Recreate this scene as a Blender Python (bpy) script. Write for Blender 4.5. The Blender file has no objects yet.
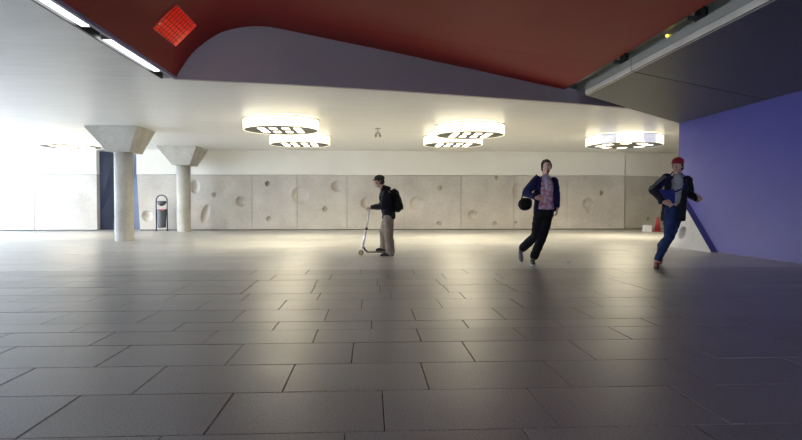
import bpy, bmesh, math, random
import numpy as np
from mathutils import Vector, Matrix, Euler
random.seed(7)
rng = np.random.default_rng(7)
SC = bpy.context.scene
COL = SC.collection
PI = math.pi

# ------------------------------------------------------------------ camera
EYE, F = 0.94, 590.0
PITCH, YAW = math.radians(1.456), math.radians(3.0)
cam_d = bpy.data.cameras.new('camera')
cam_d.sensor_width = 36.0
cam_d.lens = F / 802 * 36.0
cam_d.clip_start = 0.05
cam = bpy.data.objects.new('camera', cam_d)
cam.location = (0, 0, EYE)
cam.rotation_euler = (PI / 2 - PITCH, 0, -YAW)
COL.objects.link(cam)
SC.camera = cam

# ------------------------------------------------------------------ world, colour management
world = bpy.data.worlds.new('daylight')
world.use_nodes = True
SC.world = world
bg = world.node_tree.nodes['Background']
bg.inputs['Color'].default_value = (0.68, 0.80, 1.0, 1)
bg.inputs['Strength'].default_value = 10.0
SC.view_settings.view_transform = 'Standard'
SC.view_settings.look = 'None'
SC.view_settings.gamma = 1.0
SC.view_settings.use_curve_mapping = False
SC.view_settings.exposure = 0.75
SC.cycles.use_denoising = True
SC.cycles.sample_clamp_indirect = 6.0
SC.cycles.max_bounces = 10
SC.cycles.diffuse_bounces = 6

# strengths of the light the place gives
DRUM_PANEL, DRUM_SIDE, DRUM_TOP, TUBE = 4.0, 1.1, 3.0, 5.0
WARM = (1.0, 0.88, 0.62)
DRUM_WATT = 68.0

# ------------------------------------------------------------------ helpers: pixel of the photograph -> point
def _axes():
    fw = Vector((math.sin(YAW) * math.cos(PITCH), math.cos(YAW) * math.cos(PITCH), -math.sin(PITCH)))
    rt = Vector((math.cos(YAW), -math.sin(YAW), 0))
    return fw, rt, rt.cross(fw)
FW, RT, UP = _axes()
def ray(x, y):
    return FW + RT * ((x - 401) / F) - UP * ((y - 220) / F)
def at_y(x, y, Y):
    d = ray(x, y)
    return Vector((0, 0, EYE)) + d * (Y / d.y)

# ------------------------------------------------------------------ helpers: materials
def mat(name, col, rough=0.6, spec=0.5, metal=0.0, noise=0.0, nscale=8.0, bump=0.0, bscale=40.0,
        emit=None, estr=0.0, stretch=None, col2=None, rvar=0.0):
    m = bpy.data.materials.new(name)
    m.use_nodes = True
    nt = m.node_tree
    b = nt.nodes['Principled BSDF']
    b.inputs['Roughness'].default_value = rough
    b.inputs['Specular IOR Level'].default_value = spec
    b.inputs['Metallic'].default_value = metal
    b.inputs['Base Color'].default_value = (*col, 1)
    tc = nt.nodes.new('ShaderNodeTexCoord')
    mp = nt.nodes.new('ShaderNodeMapping')
    nt.links.new(tc.outputs['Object'], mp.inputs['Vector'])
    if stretch: mp.inputs['Scale'].default_value = stretch
    if noise or col2:
        n = nt.nodes.new('ShaderNodeTexNoise')
        n.inputs['Scale'].default_value = nscale
        n.inputs['Detail'].default_value = 6
        nt.links.new(mp.outputs['Vector'], n.inputs['Vector'])
        r = nt.nodes.new('ShaderNodeMix'); r.data_type = 'RGBA'
        c2 = col2 if col2 else tuple(c * (1 - noise) for c in col)
        c1 = col if col2 else tuple(min(1, c * (1 + noise)) for c in col)
        r.inputs['A'].default_value = (*c2, 1)
        r.inputs['B'].default_value = (*c1, 1)
        rm = nt.nodes.new('ShaderNodeMapRange')
        rm.inputs['From Min'].default_value = 0.3; rm.inputs['From Max'].default_value = 0.7
        nt.links.new(n.outputs['Fac'], rm.inputs['Value'])
        nt.links.new(rm.outputs['Result'], r.inputs['Factor'])
        nt.links.new(r.outputs['Result'], b.inputs['Base Color'])
        if rvar:
            rr = nt.nodes.new('ShaderNodeMapRange')
            rr.inputs['From Min'].default_value = 0.3; rr.inputs['From Max'].default_value = 0.7
            rr.inputs['To Min'].default_value = rough - rvar; rr.inputs['To Max'].default_value = rough + rvar
            nt.links.new(n.outputs['Fac'], rr.inputs['Value'])
            nt.links.new(rr.outputs['Result'], b.inputs['Roughness'])
    if bump:
        n2 = nt.nodes.new('ShaderNodeTexNoise')
        n2.inputs['Scale'].default_value = bscale
        n2.inputs['Detail'].default_value = 4
        nt.links.new(mp.outputs['Vector'], n2.inputs['Vector'])
        bp = nt.nodes.new('ShaderNodeBump')
        bp.inputs['Strength'].default_value = bump
        bp.inputs['Distance'].default_value = 0.01
        nt.links.new(n2.outputs['Fac'], bp.inputs['Height'])
        nt.links.new(bp.outputs['Normal'], b.inputs['Normal'])
    if emit:
        b.inputs['Emission Color'].default_value = (*emit, 1)
        b.inputs['Emission Strength'].default_value = estr
    return m

def concrete(name, base, dark, scale=1.6):
    """board-cast concrete: broad clouds, fine pores and dark specks"""
    m = mat(name, base, rough=0.62, spec=0.4, col2=dark, nscale=scale, bump=0.25, bscale=60)
    nt = m.node_tree
    b = nt.nodes['Principled BSDF']
    src = b.inputs['Base Color'].links[0].from_socket
    tc = [n for n in nt.nodes if n.type == 'TEX_COORD'][0]
    v = nt.nodes.new('ShaderNodeTexNoise'); v.inputs['Scale'].default_value = 14; v.inputs['Detail'].default_value = 8
    v.inputs['Roughness'].default_value = 0.75
    nt.links.new(tc.outputs['Object'], v.inputs['Vector'])
    rm = nt.nodes.new('ShaderNodeMapRange')
    rm.inputs['From Min'].default_value = 0.25; rm.inputs['From Max'].default_value = 0.5
    rm.inputs['To Min'].default_value = 0.55; rm.inputs['To Max'].default_value = 1.0
    nt.links.new(v.outputs['Fac'], rm.inputs['Value'])
    mx = nt.nodes.new('ShaderNodeMix'); mx.data_type = 'RGBA'; mx.blend_type = 'MULTIPLY'
    mx.inputs['Factor'].default_value = 0.6
    nt.links.new(src, mx.inputs['A'])
    cmb = nt.nodes.new('ShaderNodeCombineColor')
    for k in ('Red', 'Green', 'Blue'): nt.links.new(rm.outputs['Result'], cmb.inputs[k])
    nt.links.new(cmb.outputs['Color'], mx.inputs['B'])
    nt.links.new(mx.outputs['Result'], b.inputs['Base Color'])
    return m

def granite(name, island, base):
    m = bpy.data.materials.new(name); m.use_nodes = True
    nt = m.node_tree; b = nt.nodes['Principled BSDF']
    b.inputs['Roughness'].default_value = 0.34
    b.inputs['Specular IOR Level'].default_value = 0.5
    g = nt.nodes.new('ShaderNodeNewGeometry')
    sp = nt.nodes.new('ShaderNodeTexNoise'); sp.inputs['Scale'].default_value = 130; sp.inputs['Detail'].default_value = 3
    nt.links.new(g.outputs['Position'], sp.inputs['Vector'])
    rm = nt.nodes.new('ShaderNodeMapRange')
    rm.inputs['From Min'].default_value = 0.3; rm.inputs['From Max'].default_value = 0.72
    rm.inputs['To Min'].default_value = 0.6; rm.inputs['To Max'].default_value = 1.5
    nt.links.new(sp.outputs['Fac'], rm.inputs['Value'])
    cl = nt.nodes.new('ShaderNodeTexNoise'); cl.inputs['Scale'].default_value = 1.3; cl.inputs['Detail'].default_value = 5
    nt.links.new(g.outputs['Position'], cl.inputs['Vector'])
    rnd = g.outputs['Random Per Island']
    if not island:
        oi = nt.nodes.new('ShaderNodeObjectInfo'); rnd = oi.outputs['Random']
    r2 = nt.nodes.new('ShaderNodeMapRange'); r2.inputs['To Min'].default_value = 0.90; r2.inputs['To Max'].default_value = 1.1
    nt.links.new(rnd, r2.inputs['Value'])
    mu = nt.nodes.new('ShaderNodeMath'); mu.operation = 'MULTIPLY'
    nt.links.new(rm.outputs['Result'], mu.inputs[0]); nt.links.new(r2.outputs['Result'], mu.inputs[1])
    vm = nt.nodes.new('ShaderNodeVectorMath'); vm.operation = 'SCALE'
    vm.inputs[0].default_value = base
    nt.links.new(mu.outputs[0], vm.inputs['Scale'])
    nt.links.new(vm.outputs['Vector'], b.inputs['Base Color'])
    r3 = nt.nodes.new('ShaderNodeMapRange'); r3.inputs['From Min'].default_value = 0.3; r3.inputs['From Max'].default_value = 0.7
    r3.inputs['To Min'].default_value = 0.29; r3.inputs['To Max'].default_value = 0.35
    nt.links.new(cl.outputs['Fac'], r3.inputs['Value'])
    nt.links.new(r3.outputs['Result'], b.inputs['Roughness'])
    bp = nt.nodes.new('ShaderNodeBump'); bp.inputs['Strength'].default_value = 0.12; bp.inputs['Distance'].default_value = 0.004
    nt.links.new(sp.outputs['Fac'], bp.inputs['Height'])
    nt.links.new(bp.outputs['Normal'], b.inputs['Normal'])
    return m

FLOOR_COL, FLOOR_PALE = (0.20, 0.202, 0.208), (0.35, 0.35, 0.345)  # paler far stone, with the wall's reflected brightness put into its colour
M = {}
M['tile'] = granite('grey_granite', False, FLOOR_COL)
M['tile_pale'] = granite('granite_far_brightened', False, FLOOR_PALE)
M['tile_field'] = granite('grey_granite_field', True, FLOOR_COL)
M['tile_far'] = granite('granite_field_brightened', True, FLOOR_PALE)
M['grout'] = mat('dark_grout', (0.03, 0.03, 0.03), 0.9)
M['concrete'] = concrete('wall_concrete', (0.62, 0.57, 0.49), (0.47, 0.425, 0.36), 1.1)
M['column'] = concrete('column_concrete', (0.55, 0.52, 0.45), (0.41, 0.38, 0.32), 1.8)
M['abutment'] = concrete('abutment_concrete', (0.55, 0.53, 0.50), (0.42, 0.40, 0.37), 1.5)
M['cream'] = mat('cream_plaster', (0.82, 0.78, 0.67), 0.55, noise=0.03, nscale=1.2)
M['ceiling'] = mat('white_gloss_ceiling', (0.80, 0.79, 0.75), 0.27, spec=0.5, noise=0.04, nscale=1.5,
                   bump=0.30, bscale=4.0, stretch=(1.0, 5.0, 1))
M['slab'] = mat('dark_grey_ceiling_panel', (0.075, 0.072, 0.066), 0.42, spec=0.35, noise=0.12, nscale=2.0, stretch=(1, 5, 1), bump=0.05, bscale=8)
M['lip'] = mat('pale_metal_lip', (0.48, 0.46, 0.40), 0.35, metal=0.3, noise=0.1, nscale=6, stretch=(1, 0.3, 1))
M['lip_dark'] = mat('greenish_grey_metal', (0.24, 0.24, 0.20), 0.45)
M['reflector'] = mat('brushed_reflector', (0.42, 0.44, 0.40), 0.35, metal=0.6)
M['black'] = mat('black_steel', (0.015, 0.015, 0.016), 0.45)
M['red'] = mat('red_lacquer', (0.30, 0.030, 0.024), 0.45, spec=0.08, noise=0.06, nscale=0.8)
M['fascia'] = mat('mauve_grey_fascia', (0.24, 0.19, 0.20), 0.5, noise=0.05, nscale=1.0)
M['violet_trim'] = mat('violet_edge_trim', (0.30, 0.26, 0.42), 0.35)
M['blue'] = mat('violet_blue_paint', (0.080, 0.076, 0.28), 0.5, noise=0.06, nscale=1.5)
M['navy'] = mat('recess_blue_shaded', (0.055, 0.072, 0.135), 0.35, noise=0.1, nscale=1.5)  # darker copy of the recess blue: shade of the turned facet in the colour
M['navy2'] = mat('recess_blue_lit', (0.12, 0.15, 0.235), 0.4, noise=0.1, nscale=1.5)  # lighter copy of the recess blue: brightness of the lit facet in the colour
M['wall'] = mat('grey_wall_paint', (0.34, 0.33, 0.31), 0.6, noise=0.05)
M['roof'] = mat('roof_concrete', (0.2, 0.2, 0.2), 0.8)
M['bronze'] = mat('bronze_rim', (0.10, 0.08, 0.035), 0.5)
M['drum'] = mat('opal_drum_side', (0.8, 0.78, 0.7), 0.4, emit=WARM, estr=DRUM_SIDE)
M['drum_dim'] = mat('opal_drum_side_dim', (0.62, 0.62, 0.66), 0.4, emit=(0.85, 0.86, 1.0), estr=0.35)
M['drum_base'] = mat('grey_lamp_underside', (0.13, 0.125, 0.11), 0.5)
M['glow'] = mat('opal_lamp_panel', (0.9, 0.9, 0.85), 0.4, emit=WARM, estr=DRUM_PANEL)
M['glow_top'] = mat('uplight_ring', (0.9, 0.9, 0.85), 0.4, emit=WARM, estr=DRUM_TOP)
M['tube'] = mat('fluorescent_tube', (0.9, 0.9, 0.9), 0.4, emit=(0.93, 0.97, 1.0), estr=TUBE)
M['tile_red'] = mat('red_shaft_tile', (0.62, 0.045, 0.025), 0.35)

# ------------------------------------------------------------------ helpers: objects
def link(name, me, m=None, parent=None, smooth=False):
    o = bpy.data.objects.new(name, me)
    COL.objects.link(o)
    if m is not None:
        for k in (m if isinstance(m, (list, tuple)) else [m]): me.materials.append(k)
    if parent is not None: o.parent = parent
    if smooth:
        me.polygons.foreach_set('use_smooth', [True] * len(me.polygons))
    return o
def pydata(name, v, f, m=None, parent=None, smooth=False):
    me = bpy.data.meshes.new(name)
    me.from_pydata([tuple(p) for p in v], [], f)
    me.update()
    return link(name, me, m, parent, smooth)
def from_bm(name, bm, m=None, parent=None, smooth=False):
    me = bpy.data.meshes.new(name)
    bm.to_mesh(me); bm.free()
    return link(name, me, m, parent, smooth)
def tag(o, label=None, cat=None, group=None, kind=None):
    if label: o['label'] = label
    if cat: o['category'] = cat
    if group: o['group'] = group
    if kind: o['kind'] = kind
    return o
def empty(name, loc=(0, 0, 0), rz=0.0):
    o = bpy.data.objects.new(name, None)
    COL.objects.link(o); o.location = loc; o.rotation_euler = (0, 0, rz)
    o.empty_display_size = 0.1
    return o
def setting(o, label, kind='structure'):
    o['label'] = label; o['kind'] = kind
    return o

def bm_box(bm, c, s, rot=None, bevel=0.0):
    r = bmesh.ops.create_cube(bm, size=1.0)
    vs = r['verts']
    bmesh.ops.scale(bm, vec=s, verts=vs)
    if bevel:
        es = list({e for v in vs for e in v.link_edges})
        g = bmesh.ops.bevel(bm, geom=es, offset=bevel, segments=2, affect='EDGES', profile=0.5)
        vs = list({v for f in g['faces'] for v in f.verts} | {v for v in vs if v.is_valid})
    if rot is not None: bmesh.ops.rotate(bm, matrix=rot, verts=vs)
    bmesh.ops.translate(bm, vec=c, verts=vs)
    return vs
def bm_tube(bm, pts, r, seg=10, caps=True):
    """round bar through points; r one radius or a list"""
    pts = [Vector(p) for p in pts]
    rr = r if isinstance(r, (list, tuple)) else [r] * len(pts)
    rings = []
    for i, p in enumerate(pts):
        d = (pts[min(i + 1, len(pts) - 1)] - pts[max(i - 1, 0)]).normalized()
        a = d.cross(Vector((0, 0, 1)))
        if a.length < 0.05: a = d.cross(Vector((0, 1, 0)))
        a.normalize(); b = d.cross(a)
        rings.append([bm.verts.new(p + (a * math.cos(t) + b * math.sin(t)) * rr[i]) for t in [2 * PI * k / seg for k in range(seg)]])
    for A, B in zip(rings[:-1], rings[1:]):
        for k in range(seg):
            bm.faces.new((A[k], A[(k + 1) % seg], B[(k + 1) % seg], B[k]))
    if caps:
        bm.faces.new(list(reversed(rings[0]))); bm.faces.new(rings[-1])
def bm_lathe(bm, prof, seg=32, c=(0, 0, 0)):
    rings = []
    for r, z in prof:
        if r < 1e-6: rings.append([bm.verts.new((c[0], c[1], c[2] + z))])
        else: rings.append([bm.verts.new((c[0] + r * math.cos(2 * PI * k / seg), c[1] + r * math.sin(2 * PI * k / seg), c[2] + z)) for k in range(seg)])
    for A, B in zip(rings[:-1], rings[1:]):
        for k in range(seg):
            a = [A[0]] if len(A) == 1 else [A[k], A[(k + 1) % seg]]
            b = [B[0]] if len(B) == 1 else [B[(k + 1) % seg], B[k]]
            if len(a) + len(b) > 2: bm.faces.new(a + b)
def prism(name, poly, z0, z1, m, parent=None):
    """upright prism over a plan polygon (counter-clockwise)"""
    n = len(poly)
    v = [(x, y, z0) for x, y in poly] + [(x, y, z1) for x, y in poly]
    f = [list(reversed(range(n))), list(range(n, 2 * n))]
    f += [[i, (i + 1) % n, n + (i + 1) % n, n + i] for i in range(n)]
    return pydata(name, v, f, m, parent)
def box(name, lo, hi, m, parent=None, bevel=0.0):
    bm = bmesh.new()
    lo = Vector(lo); hi = Vector(hi)
    bm_box(bm, (lo + hi) / 2, hi - lo, bevel=bevel)
    return from_bm(name, bm, m, parent)

# ================================================================== FLOOR
floor = box('floor', (-16.5, -8.5, -0.2), (14.5, 25.5, -0.012), M['grout'])
setting(floor, 'grey granite paving of the passage in staggered rows')
TL = 0.743
rows = [(2.43, 0.06), (2.97, 0.30), (3.49, 0.63), (4.02, 0.35), (4.45, 0.01), (4.77, 0.37), (5.32, -0.08)]
known = dict(rows)
bounds = [2.43, 2.97, 3.49, 4.02, 4.45, 4.77, 5.32, 5.86, 6.30, 6.88, 7.43, 8.00, 8.59]
pat = [0.54, 0.54, 0.43, 0.32]
y = 8.59; i = 0
while y < 24.5:
    y += pat[i % 4]; i += 1; bounds.append(y)
y = 2.43; i = 0
front = []
while y > -8:
    y -= pat[i % 4]; i += 1; front.append(y)
bounds = list(reversed(front)) + bounds
J, JF = 0.006, 0.002              # wide joints in the near paving, tight ones beyond the cross joint
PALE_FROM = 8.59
tile_mesh = {}
def tile_geo(w, J):
    """a slab with a worn chamfer; top at z = 0"""
    a, b, c = (TL - J) / 2, (w - J) / 2, J * 0.4
    v = [(sx * a, sy * b, -0.03) for sx, sy in ((-1, -1), (1, -1), (1, 1), (-1, 1))]
    v += [(sx * a, sy * b, -c) for sx, sy in ((-1, -1), (1, -1), (1, 1), (-1, 1))]
    v += [(sx * (a - c), sy * (b - c), 0) for sx, sy in ((-1, -1), (1, -1), (1, 1), (-1, 1))]
    f = [(8, 9, 10, 11)] + [(k, (k + 1) % 4, 4 + (k + 1) % 4, 4 + k) for k in range(4)] + [(4 + k, 4 + (k + 1) % 4, 8 + (k + 1) % 4, 8 + k) for k in range(4)]
    return v, f
cells = []
for y0, y1 in zip(bounds[:-1], bounds[1:]):
    off = known.get(round(y0, 2), None)
    if off is None: off = random.uniform(0, TL)
    x = off - TL * math.ceil((16 + off) / TL)
    while x < 14:
        cells.append((x + TL / 2, (y0 + y1) / 2, y1 - y0))
        x += TL
def in_view(cx, cy):
    if cy < 2.1: return False
    d = Vector((cx, cy, 0)) - Vector((0, 0, EYE))
    k = d.dot(FW)
    return abs(F * d.dot(RT) / k) < 401 + 0.4 * F / k
vis = sorted([c for c in cells if in_view(c[0], c[1])], key=lambda c: c[1])
singles = set(vis[:296])
for cx, cy, w in sorted(singles, key=lambda c: (c[1], c[0])):
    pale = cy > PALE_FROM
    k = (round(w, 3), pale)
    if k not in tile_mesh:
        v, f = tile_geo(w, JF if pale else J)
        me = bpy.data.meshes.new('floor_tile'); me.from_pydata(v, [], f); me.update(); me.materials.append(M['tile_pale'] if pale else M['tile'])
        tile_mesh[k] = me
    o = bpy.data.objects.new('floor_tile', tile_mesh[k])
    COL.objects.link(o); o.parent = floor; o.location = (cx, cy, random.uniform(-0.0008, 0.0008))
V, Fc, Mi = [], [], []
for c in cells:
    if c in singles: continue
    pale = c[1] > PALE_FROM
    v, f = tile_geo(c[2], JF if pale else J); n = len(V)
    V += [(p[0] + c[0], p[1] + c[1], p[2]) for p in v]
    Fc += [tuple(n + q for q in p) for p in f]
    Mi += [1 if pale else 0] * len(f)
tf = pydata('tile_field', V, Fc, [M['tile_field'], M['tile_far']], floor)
tf.data.polygons.foreach_set('material_index', Mi)
tag(tf, 'farther granite tiles running on to the walls', kind='stuff')

# ================================================================== BACK WALL
CEIL = 2.98
WY = 22.3
CT = 2.06                                  # top of the concrete band
wall_back = box('wall_back', (-8.45, WY + 0.26, 0), (9.80, WY + 0.6, CEIL + 0.2), M['roof'])
setting(wall_back, 'far wall with cratered concrete panels below a cream band')
B0 = Vector((9.80, WY, 0)); BA = math.radians(14)
BD = Vector((math.cos(BA), math.sin(BA), 0)); BN = Vector((BD.y, -BD.x, 0))

def wall_u(px, py):
    p = at_y(px, py, WY)
    if p.x <= 9.80: return p.x, p.z
    d = ray(px, py)                        # the wall turns away beyond the last joint
    t = (B0.dot(BN)) / d.dot(BN)
    q = Vector((0, 0, EYE)) + d * t
    return 9.80 + (q - B0).dot(BD), q.z
# craters: pixel centre, pixel radii, depth in metres, tilt of the long axis in degrees
CR = [(147.9, 216, 5.2, 5.4, .10, 0), (195.3, 186.6, 4.6, 7.0, .09, 0), (213.8, 194.6, 2.0, 2.3, .12, 0),
      (205.4, 213.8, 4.0, 9.6, .11, -16), (240.8, 201.4, 4.8, 5.0, .10, 0), (267.5, 183.5, 2.3, 2.5, .12, 0), (268.7, 218.8, 2.1, 2.2, .12, 0),
      (300.7, 194.9, 8.6, 8.6, .075, 0), (324.7, 209, 2.1, 2.3, .12, 0), (337.8, 186.3, 6.6, 5.4, .11, 0), (365.2, 203.3, 4.2, 5.2, .11, 12),
      (416.8, 203.3, 7.2, 7.0, .10, 0), (439.6, 188, 2.2, 2.3, .12, 0), (439, 223.6, 2.0, 2.2, .12, 0), (473, 215, 5.2, 4.8, .11, 0),
      (496.3, 177.5, 1.8, 2.2, .12, 0), (494.5, 223.7, 2.0, 2.2, .12, 0), (517.5, 190.5, 5.0, 8.0, .05, 0), (515.6, 222.5, 1.3, 1.4, .09, 0),
      (587.8, 203.6, 4.9, 5.6, .12, 0), (590.5, 208, 2.8, 6.2, .05, -25), (601.2, 192.8, 1.9, 2.2, .12, 0), (638, 195, 5.6, 6.6, .05, 0), (647, 218.3, 1.8, 2.0, .12, 0)]
SCALE = 1.0 / (F / (WY * math.cos(YAW)))
craters = []
for px, py, rx, ry, dp, an in CR:
    u, z = wall_u(px, py)
    craters.append((u, z, rx * SCALE, ry * SCALE, dp * (0.95 if rx < 3 else 1.2), math.radians(an)))
def relief(U, Z):
    D = np.zeros_like(U)
    for u, z, rx, ry, dp, an in craters:
        dx, dz = U - u, Z - z
        a = dx * math.cos(an) + dz * math.sin(an)
        b = -dx * math.sin(an) + dz * math.cos(an)
        q2 = (a / rx) ** 2 + (b / ry) ** 2
        if rx < 0.11: d = dp * np.clip((1 - q2) * 2.2, 0, 1)
        else: d = dp * np.clip(1 - q2, 0, 1) ** 0.8
        D = np.maximum(D, d)
    return D
def panel(name, u0, u1, z0, z1, m, step, parent, place, lean=0.0, th=0.25, proud=0.0):
    """wall panel with relief: front grid plus returns; place(u, depth, z) -> world"""
    nx, nz = max(2, int(round((u1 - u0) / step)) + 1), max(2, int(round((z1 - z0) / step)) + 1)
    us = np.linspace(u0, u1, nx); zs = np.linspace(z0, z1, nz)
    U, Z = np.meshgrid(us, zs)
    D = relief(U, Z) if step < 0.5 else np.zeros_like(U)
    v = []
    for j in range(nz):
        for i in range(nx):
            uu = U[j, i]
            if lean: uu += lean * (1 - (uu - u0) / (u1 - u0)) * zs[j] / 2.0
            v.append(place(uu, D[j, i] - proud, zs[j]))
    f = [(j * nx + i, j * nx + i + 1, (j + 1) * nx + i + 1, (j + 1) * nx + i) for j in range(nz - 1) for i in range(nx - 1)]
    n0 = len(v)
    rim = [i for i in range(nx)] + [j * nx + nx - 1 for j in range(1, nz)] + [(nz - 1) * nx + i for i in range(nx - 2, -1, -1)] + [j * nx for j in range(nz - 2, 0, -1)]
    for k in rim:
        j, i = divmod(k, nx)
        uu = U[j, i]
        if lean: uu += lean * (1 - (uu - u0) / (u1 - u0)) * zs[j] / 2.0
        v.append(place(uu, th, zs[j]))
    L = len(rim)
    for k in range(L):
        f.append((rim[(k + 1) % L], rim[k], n0 + k, n0 + (k + 1) % L))
    return pydata(name, v, f, m, parent, smooth=False)
def place_a(u, d, z): return (u, WY + d, z)
def place_b(u, d, z):
    p = B0 + BD * (u - 9.80) - BN * d
    return (p.x, p.y, z)
joints = [-8.50] + [at_y(px, 200, WY).x for px in (190, 252, 297, 347, 404, 461, 514, 567)] + [9.80]
for k, (a, b) in enumerate(zip(joints[:-1], joints[1:])):
    o = panel('concrete_panel', a + (0 if k == 0 else .006), b - .006, 0.03, CT, M['concrete'], 0.032, wall_back, place_a, lean=-0.09 if k == 0 else 0.0, proud=random.uniform(0, .008))
cb = panel('cream_band', -8.61, 9.793, CT + 0.012, CEIL, M['cream'], 9.0, wall_back, place_a)
tag(cb, 'cream plaster band above the concrete')
wall_return = box('wall_return', (0, 0.26, 0), (6.0, 0.6, CEIL + 0.2), M['roof'])
wall_return.name = 'wall_back_return'
wall_return.location = B0 + Vector((0.04, 0, 0)); wall_return.rotation_euler = (0, 0, BA)
setting(wall_return, 'far wall beyond the vertical joint, turning away on the right')
def local_b(u, d, z):
    return (u, d, z)
for a, b in ((9.807, 11.75), (11.77, 13.7), (13.72, 15.6)):
    o = panel('concrete_panel', a, b, 0.03, CT, M['concrete'], 0.032, wall_return, lambda u, d, z: (u - 9.80, d, z))
o = panel('cream_band', 9.807, 15.6, CT + 0.012, CEIL, M['cream'], 9.0, wall_return, lambda u, d, z: (u - 9.80, d, z))
tag(o, 'cream plaster band above the concrete')
# dark shadow gap at the foot of the wall
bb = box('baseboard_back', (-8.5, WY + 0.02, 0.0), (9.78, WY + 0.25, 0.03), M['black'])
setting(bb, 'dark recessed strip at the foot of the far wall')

# blue recess left of the concrete and the wall beyond it
A = at_y(141, 229, WY)
rec = pydata('wall_recess',
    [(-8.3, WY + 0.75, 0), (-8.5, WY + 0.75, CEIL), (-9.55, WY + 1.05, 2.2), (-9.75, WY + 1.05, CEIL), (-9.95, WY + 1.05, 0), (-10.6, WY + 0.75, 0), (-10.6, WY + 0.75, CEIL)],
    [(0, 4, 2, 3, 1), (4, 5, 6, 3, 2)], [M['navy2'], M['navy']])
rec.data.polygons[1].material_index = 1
setting(rec, 'folded blue wall in the recess behind the first column')
jl = pydata('trim_1', [(-8.45, WY + 0.13, 0), (-8.45, WY + 0.8, 0), (-8.60, WY + 0.8, CEIL), (-8.60, WY + 0.13, CEIL)], [(0, 1, 2, 3)], M['navy2'])
setting(jl, 'blue reveal at the end of the concrete wall')
wl = box('wall_back_left', (-16.5, WY + 0.26, 0), (-10.35, WY + 0.5, CEIL + 0.2), M['roof'])
setting(wl, 'far wall left of the blue recess')
for a, b in ((-16.4, -14.35), (-14.33, -12.3), (-12.28, -10.05)):
    panel('concrete_panel', a, b, 0.03, CT, M['concrete'], 0.5, wl, place_a)
o = panel('cream_band', -16.4, -10.05, CT + 0.012, CEIL, M['cream'], 9.0, wl, place_a)

# ================================================================== CEILING
edge = [(-3.35, 9.72), (-3.11, 9.75), (-1.51, 10.06), (.35, 10.53), (2.46, 11.17), (3.76, 11.56), (4.05, 11.66), (5.35, 12.15), (7.68, 14.38), (14.5, 20.9)]
ceiling = prism('ceiling', [(-16.5, 9.73)] + edge + [(14.5, 26), (-16.5, 26)], CEIL, CEIL + 0.25, M['ceiling'])
setting(ceiling, 'glossy white ceiling with a cut-out under the red vault')
prism('ceiling_panel', [(-16.5, -8.5), (-3.35, -8.5), (-3.35, 9.715), (-16.5, 9.715)], CEIL, CEIL + 0.25, M['ceiling'], ceiling)
# dark slab on the right, cut by open joints
s1 = [(4.0, 8.87), (5.70, 9.90), (9.5, 12.2)]
slabs = [[(4.0, 8.89), (5.70, 9.92), (9.5, 12.22), (9.5, 16.0), (7.68, 14.36), (5.35, 12.13), (4.0, 10.81)],
         [(4.0, 5.2), (9.5, 8.55), (9.5, 12.19), (5.70, 9.89), (4.0, 8.86)],
         [(4.0, 1.5), (9.5, 4.85), (9.5, 8.52), (4.0, 5.17)],
         [(4.0, -8.5), (9.5, -8.5), (9.5, 4.82), (4.0, 1.47)]]
for p in slabs:
    o = prism('slab_panel', p, CEIL, CEIL + 0.2, M['slab'], ceiling)
tag(ceiling.children[1], 'dark grey soffit panel beside the opening')
for a, b in ((8.89, 10.81), (5.2, 8.86), (1.5, 5.17), (-8.5, 1.47)):
    bm = bmesh.new()                       # rounded bright lip under a darker chamfer
    n = 7
    prof = [(4.02, CEIL - .004)] + [(4.0 + .035 - .045 * math.cos(t), CEIL + .03 - .035 * math.sin(t) ) for t in [PI / 2 * (1 - k / 4) for k in range(5)]]
    prof += [(3.985, CEIL + .085), (4.03, CEIL + .085)]
    A_ = [bm.verts.new((x, a, z)) for x, z in prof]; B_ = [bm.verts.new((x, b, z)) for x, z in prof]
    for k in range(len(prof)):
        bm.faces.new((A_[k], A_[(k + 1) % len(prof)], B_[(k + 1) % len(prof)], B_[k]))
    bm.faces.new(A_); bm.faces.new(list(reversed(B_)))
    bmesh.ops.recalc_face_normals(bm, faces=bm.faces)
    from_bm('edge_lip', bm, M['lip'], ceiling)
    box('edge_chamfer', (3.985, a, CEIL + .09), (4.08, b, CEIL + .20), M['lip_dark'], ceiling)
# red vault over the opening, swept along the passage
prof = [(-3.12, 2.98), (-3.06, 3.1), (-2.92, 3.325), (-2.8, 3.475), (-2.605, 3.645), (-2.41, 3.77), (-2.18, 3.85), (-1.98, 3.892), (-1.74, 3.91), (-1.58, 3.90), (-1.34, 3.87), (-0.6, 3.776), (0.35, 3.660), (1.37, 3.535), (2.46, 3.401), (3.85, 3.23)]
def fascia_y(x):
    for (xa, ya), (xb, yb) in zip(edge[:-1], edge[1:]):
        if xa <= x <= xb: return ya + (yb - ya) * (x - xa) / (xb - xa)
    return edge[0][1]
def smooth_profile(pts, n=5):
    out = []
    for i in range(len(pts) - 1):
        p0, p1, p2, p3 = pts[max(i - 1, 0)], pts[i], pts[i + 1], pts[min(i + 2, len(pts) - 1)]
        for k in range(n):
            t = k / n
            out.append(tuple(0.5 * (2 * b + (c - a) * t + (2 * a - 5 * b + 4 * c - d) * t * t + (3 * b - a - 3 * c + d) * t ** 3) for a, b, c, d in zip(p0, p1, p2, p3)))
    return out + [pts[-1]]
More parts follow.
